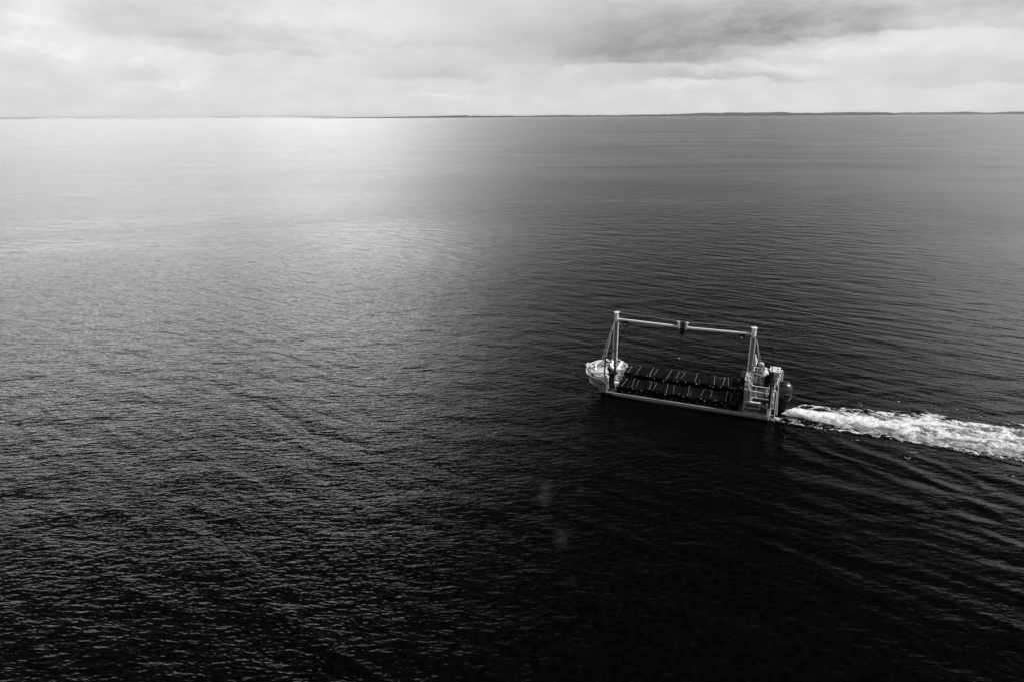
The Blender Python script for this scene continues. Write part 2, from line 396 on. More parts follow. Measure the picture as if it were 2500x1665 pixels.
# ------------------------------------------------------------------ far shore
def strip(name, x0, x1, y_of, h_of, depth, material, n=900, seed=3, kind='stuff', label=None, cat=None, base=-.3):
    xs = np.linspace(x0, x1, n); prof = [(0, 0), (.03, .55), (.10, .85), (.25, 1.0), (.6, .95), (1, 0)]
    X = np.tile(xs, (len(prof), 1)); Y = np.zeros_like(X); Z = np.zeros_like(X)
    for k, (t, z) in enumerate(prof):
        j = .8 + .4 * np.random.RandomState(seed + k).rand(n) if 0 < z else 1
        Y[k] = y_of(xs) + depth * t; Z[k] = base + (h_of(xs) * z * j if z else 0)
    o = mesh_obj(name, grid_mesh(name, X, Y, Z), material); o['kind'] = kind
    if label: o['label'] = label; o['category'] = cat
    return o
def px2x(px, y): return (px - 1250) / FPX * y * 1.05
SH = 6500.0
WOOD = mat('far_scrub_foliage', .05, .9, 0, .5, .02, spec=.1)
SAND = mat('pale_dune_sand', .62, .9, 0, .12, .01, spec=.1)
ysh = lambda x: SH + 250 * np.sin(x / 1900.0) + 60 * np.sin(x / 430.0) + 3500 * sstep(1250 + x / SH / 1.05 * FPX, 2120, 2420)
def hwood(x):
    a = fbm(x / 420.0, x * 0, 4, 91, .6); b = fbm(x / 60.0, x * 0 + 5, 3, 95)
    px = 1250 + x / SH / 1.05 * FPX
    amp = 6 + 11 * sstep(px, 850, 1150) + 13 * sstep(px, 1450, 1650)
    return np.maximum(.1, amp * (.55 + .65 * a) * (.75 + .5 * b) * (1 + .15 * sstep(px, 2150, 2420)) * sstep(px, 745, 900) * (1 - .4 * np.exp(-((px - 2200) / 60) ** 2)))
SCR = mat('low_shore_earth', .42, .9, 0, .3, .01, spec=.1)
strip('far_shore', px2x(760, SH), px2x(3300, SH), lambda x: ysh(x) - 60, lambda x: 1.5 + 1.5 * sstep(x, 2500, 3600), 900, SAND, 500, 2, 'structure')
strip('far_wood', px2x(745, SH), px2x(3300, SH), ysh, hwood, 500, WOOD, 2600, 5, 'stuff', 'long low dark line of coastal scrub and trees on the horizon', 'wood')
SL = 11000.0
def hdune(x):
    a = fbm(x / 700.0, x * 0 + 2, 3, 55)
    px = 1250 + x / SL / 1.05 * FPX
    return 1.5 + 17 * sstep(a, .50, .60) * sstep(px, -300, 60) * (1 - sstep(px, 700, 820))
strip('sand_dunes', px2x(-700, SL), px2x(900, SL), lambda x: SL + 0 * x, hdune, 700, SAND, 600, 8, 'structure')
strip('dune_scrub', px2x(-200, SL), px2x(1000, SL), lambda x: SL + 900 + 0 * x, lambda x: 6 + 26 * sstep(fbm(x / 900.0, x * 0 + 7, 3, 58), .45, .6), 700, SCR, 600, 12, 'stuff', 'faint pale scrub ridge behind the white dunes at far left', 'scrub')

# ------------------------------------------------------------------ haze
hz = MB().box((-23000, -5000, -1.3), (23000, 23000, 38.0)).build('haze', None, None, 0)
hm = bpy.data.materials.new('thin_sea_haze'); hm.use_nodes = True; hm.node_tree.nodes.clear(); hn = N(hm.node_tree)
pv = hn.new('ShaderNodeVolumePrincipled'); pv.inputs['Density'].default_value = 3.6e-5; pv.inputs['Color'].default_value = (.95, .95, .95, 1)
ho = hn.new('ShaderNodeOutputMaterial'); hn.l.new(pv.outputs[0], ho.inputs['Volume']); hz.data.materials.append(hm)
tag(hz, kind='stuff')

# ================================================================== THE BOAT
boat = empty('work_boat', BM, 'silver aluminium oyster punt loaded with black baskets under an overhead gantry', 'boat')
V0, V1 = 0.0, 2.5
def bt(name, mb, m, parent=None, **k): return mb.build(name, m, parent or boat, **k)
# hull under the deck
rings = []
for u, zb, zt, ins in ((.02, -.30, .16, .10), (1.5, -.34, .16, .10), (5.2, -.34, .17, .10), (6.1, -.25, .18, .12), (6.8, -.06, .19, .2), (7.35, .12, .2, .45)):
    a, b = V0 + ins, V1 - ins
    rings.append([T(u, a, zt), T(u, a + .04, zb + .12), T(u, a + .22, zb), T(u, b - .22, zb), T(u, b - .04, zb + .12), T(u, b, zt)])
bt('hull', MB().loft(rings), HULL, bevel=.01)
bt('deck', MB().box(T(.0, 2.5, .165), T(7.0, 0, .235)), ALUD, bevel=.008)
RAILM = mat('scuffed_rail_aluminium', .42, .45, .3, .25, 5, streak=.4)
for vv in (0, 2.5):
    s = -1 if vv == 0 else 1
    bt('rub_rail', MB().tube([T(.0, vv + s * .025, .215), T(6.98, vv + s * .025, .245)], .026, 8).tube([T(.0, vv + s * .02, .135), T(6.6, vv + s * .02, .155)], .020, 6), RAILM)
# bow shell
top = [(6.9, 0, .62), (7.11, 0, .75), (7.6, 0, .82), (7.97, .32, .84), (8.17, .85, .86), (8.2, 1.25, .87), (8.17, 1.65, .86), (7.97, 2.18, .84), (7.6, 2.5, .82), (7.11, 2.5, .75), (6.9, 2.5, .62)]
bot = [(6.9, 0, .20), (7.02, 0, .19), (7.18, .02, .18), (7.32, .25, .10), (7.42, .8, .02), (7.45, 1.25, 0), (7.42, 1.7, .02), (7.32, 2.25, .10), (7.18, 2.48, .18), (7.02, 2.5, .19), (6.9, 2.5, .20)]
def insv(p, d): 
    c = Vector((7.2, 1.25, p[2])); q = Vector(p); w_ = (c - q); w_.z = 0; w_.normalize(); q = q + w_ * d; return q
outer = [[T(*p) for p in bot], [T(*((Vector(p) * .5 + Vector(q) * .5))) for p, q in zip(bot, top)], [T(*p) for p in top], [T(*insv(p, .03)) for p in top], [T(*insv(p, .03)) for p in bot]]
bt('bow_shell', MB().loft(outer, caps=False, closed=False), mat('bow_plate', .20, .5, .2, .14, 5, streak=.5), smooth=25)
bt('gunwale_tube', MB().tube([T(6.93, 0, .22), T(6.92, 0, .60), T(7.10, 0, .76), T(7.6, 0, .83), T(7.97, .32, .85), T(8.17, .85, .87), T(8.2, 1.25, .88), T(8.17, 1.65, .87), T(7.97, 2.18, .85), T(7.6, 2.5, .83), T(7.10, 2.5, .76), T(6.92, 2.5, .60), T(6.93, 2.5, .22)], .022, 8, bend=.08), TUBE)
# bow floor and raised hatch
bt('bow_floor', MB().prism([(6.95, -.05), (7.5, -.05), (7.88, -.4), (8.05, -.95), (8.05, -1.55), (7.88, -2.1), (7.5, -2.45), (6.95, -2.45)], 'z', .44, .47), DECKM)
hb = bt('bow_hatch', MB().prism([(7.05, -.62), (7.62, -.62), (7.9, -.98), (7.96, -1.3), (7.9, -1.66), (7.62, -2.0), (7.05, -2.0)], 'z', .472, .66), DECKM, bevel=.02)
bt('bulkhead', MB().box(T(6.95, 2.46, .24), T(7.0, .05, .60)), DECKM)
bt('bulkhead_post', MB().box(T(7.0, .22, .24), T(7.10, .06, .93)), DECKM, bevel=.01)
bt('bow_rail', MB().tube([T(7.12, .03, .62), T(7.12, .02, .95), T(7.66, .18, .97), T(7.82, .55, .97), T(7.80, .86, .70)], .022, 8, bend=.09)
   .tube([T(7.84, 1.28, .70), T(7.9, 1.52, .95), T(7.62, 2.18, .97), T(7.12, 2.42, .96), T(6.80, 2.40, .86), T(6.52, 2.15, .72)], .024, 8, bend=.09)
   .tube([T(7.55, .16, .96), T(7.55, .10, .80)], .015, 6).tube([T(7.3, 2.36, .96), T(7.3, 2.4, .6)], .015, 6), TUBE)
# anchor roller at the tip
bt('bow_roller', MB().tube([T(8.12, .95, .88), T(8.27, 1.15, .92), T(8.27, 1.40, .92), T(8.12, 1.55, .88)], .016, 6, bend=.06)
   .box(T(7.95, 1.33, .87), T(8.3, 1.17, .90)).tube([T(8.26, 1.1, .93), T(8.26, 1.42, .93)], .035, 10)
   .tube([T(8.0, 1.15, .9), T(8.1, 1.3, 1.0), T(8.28, 1.2, .96)], .014, 6), TUBE)
for k in range(3):
    bt('shackle', MB().torus(T(8.02 + .07 * k, 1.05 + .14 * k, .92), .04, .011, (rng.random(), rng.random(), .4), 10, 6), ALU)
# masts of the gantry
def mast(u0, v0, z0, z1, flip):
    c = bt('mast', MB().tube([T(u0, v0, z0), T(u0, v0, z1)], .055, 12), mat('mast_core_grey', .22, .5, .3, .2, 6, streak=.6))
    for s in (-1, 1):
        bt('mast_flange', MB().box(T(u0 + s * .085 - .022, v0 + .045, z0), T(u0 + s * .085 + .022, v0 - .045, z1)), ALU, c, bevel=.005)
    bt('mast_head', MB().tube([T(u0, v0, z1 - .03), T(u0, v0, z1 + .36)], .092, 16), ALU, c)
    bt('mast_cap', MB().tube([T(u0, v0, z1 + .36), T(u0, v0, z1 + .375)], .125, 16).tube([T(u0 + .09, v0, z1 + .375), T(u0 - .06, v0 + .02, z1 + .43), T(u0 - .2 * flip, v0, z1 + .40)], .008, 5), ALU, c)
    bt('mast_clamp', MB().box(T(u0 - .12, v0 + .075, z0 + .98), T(u0 + .12, v0 - .075, z0 + 1.03)), BLK, c)
    bt('mast_clamp', MB().box(T(u0 - .115, v0 + .075, z1 - .03), T(u0 + .115, v0 - .075, z1 + .0)), BLK, c)
    return c
mL = mast(6.93, 1.2, .24, 3.24, 1)
mR = mast(1.04, 1.2, .24, 3.2, -1)
bt('mast_wheel', MB().box(T(6.70, 1.32, .24), T(7.14, 1.08, .30)), ALU, mL)
def beam(u0, z0, u1, z1):
    b = bt('gantry_beam', MB().tube([T(u0, 1.2, z0), T(u1, 1.2, z1)], .050, 12), ALU)
    s = 1 if u1 > u0 else -1
    bt('end_plate', MB().prism([(u1 - s * .02, z1 - .09), (u1 + s * .02, z1 - .09), (u1 + s * .02, z1 + .24), (u1 - s * .10, z1 + .22), (u1 - s * .10, z1 + .205), (u1 - s * .035, z1 + .20), (u1 - s * .07, z1 + .03)] if s > 0 else
       [(u1 + .02, z1 - .09), (u1 + .07, z1 + .03), (u1 + .035, z1 + .20), (u1 + .10, z1 + .205), (u1 + .10, z1 + .22), (u1 - .02, z1 + .24), (u1 - .02, z1 - .09)], 'y', -1.2 - .045, -1.2 + .045), ALU, b)
    return b
beam(6.86, 3.30, 4.14, 3.26)
beam(1.12, 3.30, 3.83, 3.25)
bt('gantry_wire', MB().tube([T(6.85, 1.2, 3.62), T(5.4, 1.2, 3.58), T(3.98, 1.2, 3.50), T(2.5, 1.2, 3.545), T(1.1, 1.2, 3.60)], .0065, 5), ROPE)
bt('slider_bracket', MB().box(T(3.86, 1.27, 3.10), T(4.11, 1.13, 3.20)).box(T(3.95, 1.23, 3.2), T(4.02, 1.17, 3.5)), BLK, bevel=.01)
# stays
for a, b_, r in (((6.98, 1.2, 3.5), (7.66, 1.45, .98), .012), ((6.98, 1.2, 3.4), (7.13, .25, 1.62), .010), ((7.12, 1.1, 2.9), (7.66, 2.0, .98), .008),
                ((.98, 1.2, 3.5), (.50, 1.6, .76), .010), ((.98, 1.2, 3.4), (.36, 1.8, .76), .008)):
    a = T(*a); b_ = T(*b_); bt('stay', MB().tube([a, a.lerp(b_, .25) , b_], r, 6), ROPE)
for u0, du in ((6.93, .13), (1.04, -.13)):
    bt('hydraulic_hose', MB().tube([T(u0 + du, 1.16, 3.25), T(u0 + du * 1.1, 1.12, 2.6), T(u0 + du * .95, 1.1, 1.9), T(u0 + du * .3, 1.08, 1.75), T(u0 - du * .6, 1.1, 1.9)], .014, 6, bend=.2), BLK)
# bow pole on the near side
bt('mooring_pole', MB().tube([T(7.14, .28, .25), T(7.12, .26, 1.64)], .034, 8).ball(T(7.12, .26, 1.70), .055, 8), BLK)
# stern: raised platform, console
bt('stern_platform', MB().prism([(.42, .24), (1.07, .24), (1.07, .72), (.42, .72)], 'y', -2.48, -.02), GREYPANEL, bevel=.006)
bt('platform_corner', MB().prism([(.04, .24), (.418, .24), (.418, .70), (.16, .58), (.04, .58)], 'y', -2.48, -.02), GREYPANEL, bevel=.006)
bt('platform_top', MB().prism([(.0, .582), (.155, .582), (.42, .723), (1.08, .723), (1.08, .74), (.415, .74), (.15, .60), (.0, .60)], 'y', -2.49, -.01), mat('dark_nonslip_deck', .035, .85, 0, .5, 9, bump=.5, spec=.2))
bt('edge_strip', MB().box(T(.43, .14, .741), T(1.08, -.012, .752)), ALU)
bt('tread_plate', MB().box(T(.50, .60, .741), T(.84, .18, .749)), ALUD)
bt('corner_post', MB().box(T(.02, .03, .24), T(.14, -.012, .585)), ALU)
bt('frame_strip', MB().box(T(1.02, -.0, .24), T(1.10, -.016, .735)).box(T(.44, -.001, .665), T(1.02, -.013, .735)), ALUD)
bt('sign_strip', MB().box(T(.48, -.002, .53), T(1.0, -.018, .65)), DARKPANEL)
bt('vent_panel', MB().prism([(.16, .30), (.41, .30), (.41, .66), (.16, .545)], 'y', .0, .012), DARKPANEL)
con = bt('console', MB().prism([(.86, .742), (1.10, .742), (1.12, 1.66), (.98, 1.68), (.87, 1.25)], 'y', -1.05, -.02), ALUD, bevel=.008)
bt('console_stripe', MB().prism([(.945, 1.45), (1.118, 1.45), (1.12, 1.56), (.975, 1.56)], 'y', -.6, -.012), STRIPE, con)
bt('console_stripe', MB().prism([(.868, 1.24), (1.113, 1.24), (1.116, 1.345), (.902, 1.345)], 'y', -.6, -.012), STRIPE, con)
bt('steering_wheel', MB().torus(T(.80, .55, 1.58), .17, .012, (-.75, 0, .55), 20, 6).tube([T(.80, .55, 1.58), T(.93, .55, 1.50)], .02, 6)
   .tube([T(.80, .72, 1.58), T(.80, .38, 1.58)], .01, 5), TUBE, con)
bt('console_cap', MB().tube([T(1.12, .05, 1.67), T(1.12, 1.0, 1.67)], .02, 6).ball(T(1.02, .3, 1.74), .05, 8), TUBE, con)
bt('console_back_box', MB().box(T(1.15, 2.45, .25), T(1.42, 1.55, 1.22)), BLK, bevel=.02)
bt('side_rail', MB().tube([T(1.05, .0, 1.70), T(.94, .0, 1.68), T(.82, .0, 1.47), T(.10, .0, 1.47)], .020, 8, bend=.10)
   .tube([T(1.10, .0, 1.72), T(.99, .0, 1.50), T(.87, .0, 1.24)], .016, 8).tube([T(.86, .0, 1.24), T(.10, .0, 1.22)], .020, 8).tube([T(.86, .0, .97), T(.10, .0, .96)], .020, 8)
   .tube([T(.85, .0, 1.24), T(.85, .0, .74)], .018, 8)
   .tube([T(.66, .05, 1.46), T(.66, .05, 1.05), T(.60, .05, .97)], .012, 6, bend=.05), TUBE)
bt('far_rail', MB().tube([T(1.1, 2.46, 1.42), T(.55, 2.46, 1.42), T(.1, 2.46, 1.42), T(.1, 2.46, .74)], .02, 8, bend=.1).tube([T(.8, 2.46, 1.42), T(.8, 2.46, .74)], .018, 8).tube([T(1.1, 2.46, 1.1), T(.1, 2.46, 1.1)], .016, 8), TUBE)
lad = MB()
lad.tube([T(.06, -.06, .08), T(.02, -.05, 1.33), T(.0, -.05, 1.43), T(-.10, -.05, 1.40), T(-.14, -.05, 1.30), T(-.17, -.05, .10)], .019, 8, bend=.06)
lad.tube([T(-.06, .0, 1.30), T(-.08, .0, .60)], .014, 6)
for k in range(3): lad.tube([T(.03, -.05, .34 + .28 * k), T(-.16, -.05, .33 + .28 * k)], .014, 6)
bt('boarding_ladder', lad, TUBE)
st = MB()
st.tube([T(-.06, .12, .60), T(-.05, .12, 1.80), T(-.10, .12, 1.92), T(-.16, .12, 1.80), T(-.24, .12, .30)], .018, 8, bend=.06)
st.tube([T(-.19, 1.95, .60), T(-.19, 1.95, 1.35), T(-.2, 2.0, 1.62), T(-.26, 2.35, 1.42), T(-.27, 2.35, .75)], .020, 8, bend=.10)
st.tube([T(-.14, 1.75, .60), T(-.14, 1.75, 1.35), T(-.16, 1.8, 1.45), T(-.2, 2.15, 1.25), T(-.2, 2.15, .75)], .018, 8, bend=.08)
st.tube([T(-.1, .14, 1.62), T(-.12, .8, 1.55), T(-.14, 1.75, 1.30)], .014, 6)
st.tube([T(-.02, .12, 1.1), T(-.02, .55, 1.1), T(-.02, .55, .6)], .016, 6, bend=.06)
st.tube([T(-.02, .9, .6), T(-.02, .9, 1.2), T(-.02, 1.6, 1.2), T(-.02, 1.6, .6)], .018, 6, bend=.06)
bt('stern_rail', st, TUBE)
bt('aerial_post', MB().tube([T(.085, -.07, .60), T(.12, -.07, 1.75)], .036, 8).tube([T(.12, -.07, 1.75), T(.17, -.07, 3.0)], [.024, .016], 6), BLK)
eb = bt('engine_box', MB().prism([(-.13, 1.17), (.26, 1.17), (.27, 1.40), (.24, 1.55), (-.14, 1.55), (-.16, 1.40)], 'y', -2.42, -1.75), GREYPANEL, bevel=.025)
bt('box_lid', MB().box(T(-.16, 2.44, 1.552), T(.27, 1.73, 1.575)), mat('box_lid_grey', .55, .5, 0, .15, 6), eb)
for vv in (1.9, 2.15): bt('round_vent', MB().tube([T(-.05, vv, 1.57), T(-.05, vv, 1.583)], .045, 12), BLK, eb)
bt('box_leg', MB().tube([T(.2, 1.8, .6), T(.2, 1.8, 1.2)], .02, 6).tube([T(-.1, 1.8, .6), T(-.1, 1.8, 1.2)], .02, 6), TUBE, eb)
# registration
def text(body, size, M4, material, name, parent):
    cu = bpy.data.curves.new(name, 'FONT'); cu.body = body; cu.size = size; cu.extrude = .004; cu.space_character = 1.02; cu.offset = .006 * size / .2; cu.space_character = 1.0
    o = bpy.data.objects.new(name, cu); C.objects.link(o)
    dg = bpy.context.evaluated_depsgraph_get(); me = bpy.data.meshes.new_from_object(o.evaluated_get(dg))
    bpy.data.objects.remove(o); me.transform(M4); me.materials.clear(); return mesh_obj(name, me, material, parent)
# text is read from the near side: its x runs towards the stern (-u), its y up, its normal towards +y local
Mside = lambda u, z, out=.0: Matrix(((-1, 0, 0, u), (0, 0, 1, out), (0, 1, 0, z), (0, 0, 0, 1)))
text('PSABP78', .205, Mside(1.04, .325, .022) @ Matrix.Diagonal((.84, 1, 1, 1)), LETTER, 'registration_lettering', boat)
text('400-B', .125, Mside(7.31, .53, .004), LETTER, 'bow_lettering', boat)
# outboard
om = bt('outboard_motor', MB().prism([(-.10, .10), (-.02, .10), (-.02, .62), (-.16, .66), (-.22, .5)], 'y', -1.43, -1.07), BLK, bevel=.02)
def sup(cu, cv, z, a, b, p=2.6, n=28, tilt=0):
    out = []
    for i in range(n):
        t = 2 * math.pi * i / n; c, s = math.cos(t), math.sin(t)
        x = a * math.copysign(abs(c) ** (2 / p), c); y = b * math.copysign(abs(s) ** (2 / p), s)
        out.append(T(cu + x, cv + y, z + tilt * x))
    return out
cr = [sup(-.40, 1.25, z, a, b, p, tilt=t) for z, a, b, p, t in ((.62, .25, .20, 3, .15), (.70, .30, .25, 3, .18), (.85, .34, .29, 2.8, .16), (1.00, .345, .30, 2.6, .12), (1.14, .33, .29, 2.5, .08), (1.26, .28, .25, 2.4, .04), (1.335, .20, .18, 2.2, .02), (1.365, .09, .08, 2, 0))]
bt('cowl', MB().loft(cr), COWL, om, smooth=60)
bt('cowl_band', MB().tube([T(-.10, .955, 1.14), T(-.40, .945, 1.16), T(-.60, .98, 1.08), T(-.71, 1.1, .93), T(-.752, 1.25, .86)], .012, 6), BLK, om)
bt('cowl_badge', MB().tube([T(-.36, .942, .93), T(-.62, .975, .93)], .012, 5), GREYPANEL, om)
lg = [sup(cu, 1.25, z, a, b, 2.4, 20) for cu, z, a, b in ((-.40, .66, .26, .19), (-.39, .45, .22, .15), (-.37, .2, .19, .11), (-.36, -.05, .16, .07), (-.36, -.5, .14, .05))]
bt('midsection', MB().loft(lg), BLK, om, smooth=60)
bt('cavitation_plate', MB().prism([(-.18, -1.12), (-.66, -1.14), (-.74, -1.25), (-.66, -1.36), (-.18, -1.38)], 'z', -.12, -.10), BLK, om)
bt('steering_hose', MB().tube([T(.0, 1.12, .55), T(-.10, 1.0, .78), T(-.22, 1.08, .62)], .016, 6, bend=.1), BLK, om)
bt('steering_hose', MB().tube([T(.0, 1.4, .58), T(-.1, 1.5, .75), T(-.2, 1.42, .65)], .016, 6, bend=.1), BLK, om)

# ------------------------------------------------------------------ loose things hanging or lying on the boat
def at(u, v, z, rz=0): return BM @ Matrix.Translation(T(u, v, z)) @ Matrix.Rotation(rz, 4, 'Z')
h = empty('chain_hoist', at(3.99, 1.2, 3.10), 'dark chain hoist hanging from the middle of the gantry with long hook bar', 'hoist')
MB().box((-.09, -.06, -.17), (.09, .06, -.005)).tube([(-.1, 0, -.1), (.1, 0, -.1)], .055, 10).build('hoist_body', BLK, h, bevel=.01)
MB().tube([(0, 0, -.17), (.01, 0, -.6), (.05, 0, -1.22)], .014, 6).tube([(.035, 0, -.2), (.045, 0, -.62)], .007, 5).build('lifting_bar', BLK, h)
MB().torus((.05, 0, -1.28), .035, .012, (0, 1, 0), 12, 6).build('hook', CLIP, h)
for (u0, lab, dz, ul) in ((6.5, 'black pulley block under the bow end of the gantry beam', 0, 6.84), (1.5, 'black pulley block under the stern end of the gantry beam', 0, 1.13)):
    pb = empty('pulley_block', at(u0, 1.2, 3.235), lab, 'pulley', 'pulley blocks on the gantry')
    MB().prism([(-.12, 0), (.12, 0), (.12, -.12), (.06, -.24), (-.06, -.24), (-.12, -.12)], 'y', -.05, .05).build('block_body', BLK, pb, bevel=.01)
    MB().torus((0, .06, -.14), .04, .012, (0, 1, 0), 12, 6).tube([(0, -.06, -.14), (0, .06, -.14)], .015, 6).build('sheave', ALU, pb)
    MB().tube([(-.14, 0, .0), (-.14, 0, .14), (.0, 0, .16), (.14, 0, .14), (.14, 0, .0)], .008, 5, bend=.04).build('clamp', BLK, pb)
    d = (ul - u0)
    MB().tube([(-.04, .0, -.22), (d * .55, .02, -.75), (d * .9, .03, -1.4)], .012, 5).tube([(.06, .0, -.22), (d * .5, .02, -.8), (d * .85, .03, -1.2)], .008, 5).build('rope_fall', BLK, pb)
# white rag / flag tied behind the stern mast
fl = []
for k in range(13):
    z = 2.50 - k * .062; t = k / 12
    wdt = .02 + .12 * math.sin(min(1, t * 1.25) * math.pi) ** 1.2 + (.03 if t > .2 else 0)
    fl.append([Vector((-wdt * .62 * math.cos(a) - .02, .05 * math.sin(a) + .02 * math.sin(3 * a + k), 0)) + Vector((.0, 0, z - 1.8)) for a in np.linspace(0, 2 * math.pi, 13)[:-1]])
fo = MB().loft(fl).build('tied_cloth', CLOTH_W); fo.matrix_world = at(.90, 1.22, 1.72)
tag(fo, 'white cloth bundle tied to the stern mast behind the console', 'cloth')
# bow gear
for (u, v, z, r, lab) in ((7.48, 2.12, .80, .135, 'round white buoy at far side of the bow, nearest the bow tip'), (7.22, 2.02, .72, .12, 'round white buoy on the bow hatch beside the man in black')):
    b = empty('buoy', at(u, v, z), lab, 'buoy', 'white buoys lying in the bow')
    MB().ball((0, 0, 0), r, 16, (1, 1, .92)).build('float', BUOY, b)
    MB().torus((0, 0, -.02), r * .98, .012, (.2, .1, 1), 20, 6).build('rope_band', BLK, b)
    MB().torus((0, 0, r * .98), .025, .01, (1, 0, 0), 10, 6).build('eye', BUOY, b)
pp = MB().tube([T(6.90, 1.62, .72), T(6.86, 2.30, .88)], .075, 14).build('fender', BUOY); pp.matrix_world = BM
tag(pp, 'long white cylindrical fender lying aslant beside the bow mast', 'fender')
rg = empty('hose_reel', at(6.66, 2.10, .80), 'round white ringed reel with dark centre at far front corner of the baskets', 'reel')
MB().torus((0, 0, 0), .115, .022, (.15, .75, .65), 22, 8).build('rim', BUOY, rg)
MB().torus((0, 0, -.01), .06, .03, (.15, .75, .65), 16, 8).build('coiled_hose', GREYPANEL, rg)
MB().tube([(0, -.02, -.02), (.0, -.1, -.40)], [.04, .06], 10).build('stand', BUOY, rg)
bk = MB().loft([[Vector((r * math.cos(a), r * math.sin(a), z)) for a in np.linspace(0, 2 * math.pi, 15)[:-1]] for r, z in ((.09, 0), (.13, .26), (.14, .27), (.12, .27), (.08, .03))]).build('bucket', BUOY)
bk.matrix_world = at(6.72, 1.78, .48); tag(bk, 'small white bucket below the ringed reel in the bow', 'bucket')
rc = MB()
for k in range(4): rc.torus((.02 * k, .01 * k, .02 * k), .10 - .012 * k, .014, (.1 * k, .1, 1), 18, 6)
rcl = rc.build('rope_coil', ROPE); rcl.matrix_world = at(6.62, .55, .62); rcl.rotation_euler.x += .8
tag(rcl, 'pale rope coil hanging on the front of the baskets beside the man in black', 'rope')
tr = MB().prism([(-.32, -.16), (.30, -.16), (.34, .16), (-.28, .16)], 'z', 0, .12).build('tool_bag', BLK, bevel=.03); tr.matrix_world = at(.42, .28, .745, .1)
tag(tr, 'black bag lying on the stern platform behind the side rail', 'bag')
pr_ = MB().loft([[Vector((x, y, z)) for x, y, z in ((-.25, -.12, .0), (.2, -.14, .0), (.28, .1, .0), (-.18, .14, 0))], [Vector((x, y, z)) for x, y, z in ((-.22, -.1, .05), (.1, -.11, .07), (.16, .06, .08), (-.15, .1, .04))]]).build('folded_tarpaulin', CLOTH_W, bevel=.01)
pr_.matrix_world = at(.68, .40, .745, .3); tag(pr_, 'crumpled white tarpaulin on the stern platform beside the black bag', 'tarpaulin')

# ------------------------------------------------------------------ oyster baskets
def basket_proto():
    hh, ww, ll = .15, .40, 1.06
    sec = [(-ww / 2 + .02, 0), (ww / 2 - .02, 0), (ww / 2, .03), (ww / 2, hh - .03), (ww / 2 - .03, hh - .004), (.06, hh + .004), (0, hh - .006), (-.07, hh + .004), (-ww / 2 + .03, hh - .004), (-ww / 2, hh - .03), (-ww / 2, .03)]
    mb = MB(); rings = []
    for k in range(15):
        t = k / 14; v = -ll / 2 + ll * t; sc = .94 if k in (0, 14) else (1.0 if k % 2 else .97)
        rings.append([Vector((x * sc, v, .07 + (z - .07) * sc)) for x, z in sec])
    mb.loft(rings); body = mb.mesh('basket_body', 30)
    rod = MB().tube([(0.02, -ll / 2 - .02, hh + .02), (0.0, 0, hh + .026), (-.02, ll / 2 + .02, hh + .02)], .0058, 6).mesh('rod')
    clips = MB().tube([(0, 0, -.022), (0, 0, .022)], .014, 8).ball((0, .01, .01), .019, 8).mesh('clip')
    lat = MB().box((-.012, -.006, .02), (.012, .006, .07)).mesh('latch')
    return body, rod, clips, lat, hh, ll
BB, BR, BC, BL, BH, BLN = basket_proto()
ORD = ['first', 'second', 'third', 'fourth', 'fifth', 'sixth', 'seventh', 'eighth', 'ninth', 'tenth', 'eleventh', 'twelfth', 'thirteenth']
for m_, me in ((NET, BB), (ROD, BR), (CLIP, BC), (CLIP, BL)): me.materials.append(m_)
rods_seen = {('far', 1), ('far', 3), ('near', 4), ('near', 2), ('near', 6), ('near', 8), ('near', 9), ('near', 10), ('near', 12), ('far', 6), ('far', 8), ('far', 11)}
for row, vc, tiers in (('near', .60, 2), ('far', 1.87, 3)):
    for k in range(13):
        u = 6.33 - .405 * k + rng.uniform(-.015, .015) - (.16 if row == 'far' and k > 0 else 0)
        for t in range(tiers):
            topm = t == tiers - 1
            tn = {2: ['bottom', 'top'], 3: ['bottom', 'middle', 'top']}[tiers][t]
            z = .245 + t * (BH + .022) + (rng.uniform(0, .035) if topm else 0)
            M4 = at(u + rng.uniform(-.012, .012), vc + rng.uniform(-.03, .03), z, rng.uniform(-.09, .09)) @ Matrix.Rotation(rng.uniform(-.06, .06) * (1 if topm else .2), 4, 'X') @ Matrix.Rotation(rng.uniform(-.14, .14) * (1 if topm else .2), 4, 'Y') @ Matrix.Diagonal((rng.uniform(.92, 1.06), rng.uniform(.94, 1.03), rng.uniform(.82, 1.12), 1))
            e = empty('oyster_basket', M4, 'black mesh oyster basket, %s from the bow in the %s row, %s of its stack' % (ORD[k], row, tn), 'basket', 'oyster baskets stacked on deck')
            mesh_obj('basket_body', BB, None, e)
            if topm:
                r_ = mesh_obj('rod', BR, None, e); r_.location = (rng.uniform(-.05, .05), 0, rng.uniform(-.004, .004))
                if (row, k) in rods_seen: r_.location.x = .20; r_.location.z = -.05       # slipped down between two baskets
            for s in (-1, 1):
                for xx in (-.07, .09):
                    if rng.random() < .25: continue
                    c = mesh_obj('clip', BC, None, e); c.location = (xx + rng.uniform(-.05, .05), s * (BLN / 2 + .012), rng.uniform(.05, BH)); sc = rng.uniform(.45, 1.1) * (1 if topm else .7); c.scale = (sc, sc, sc)

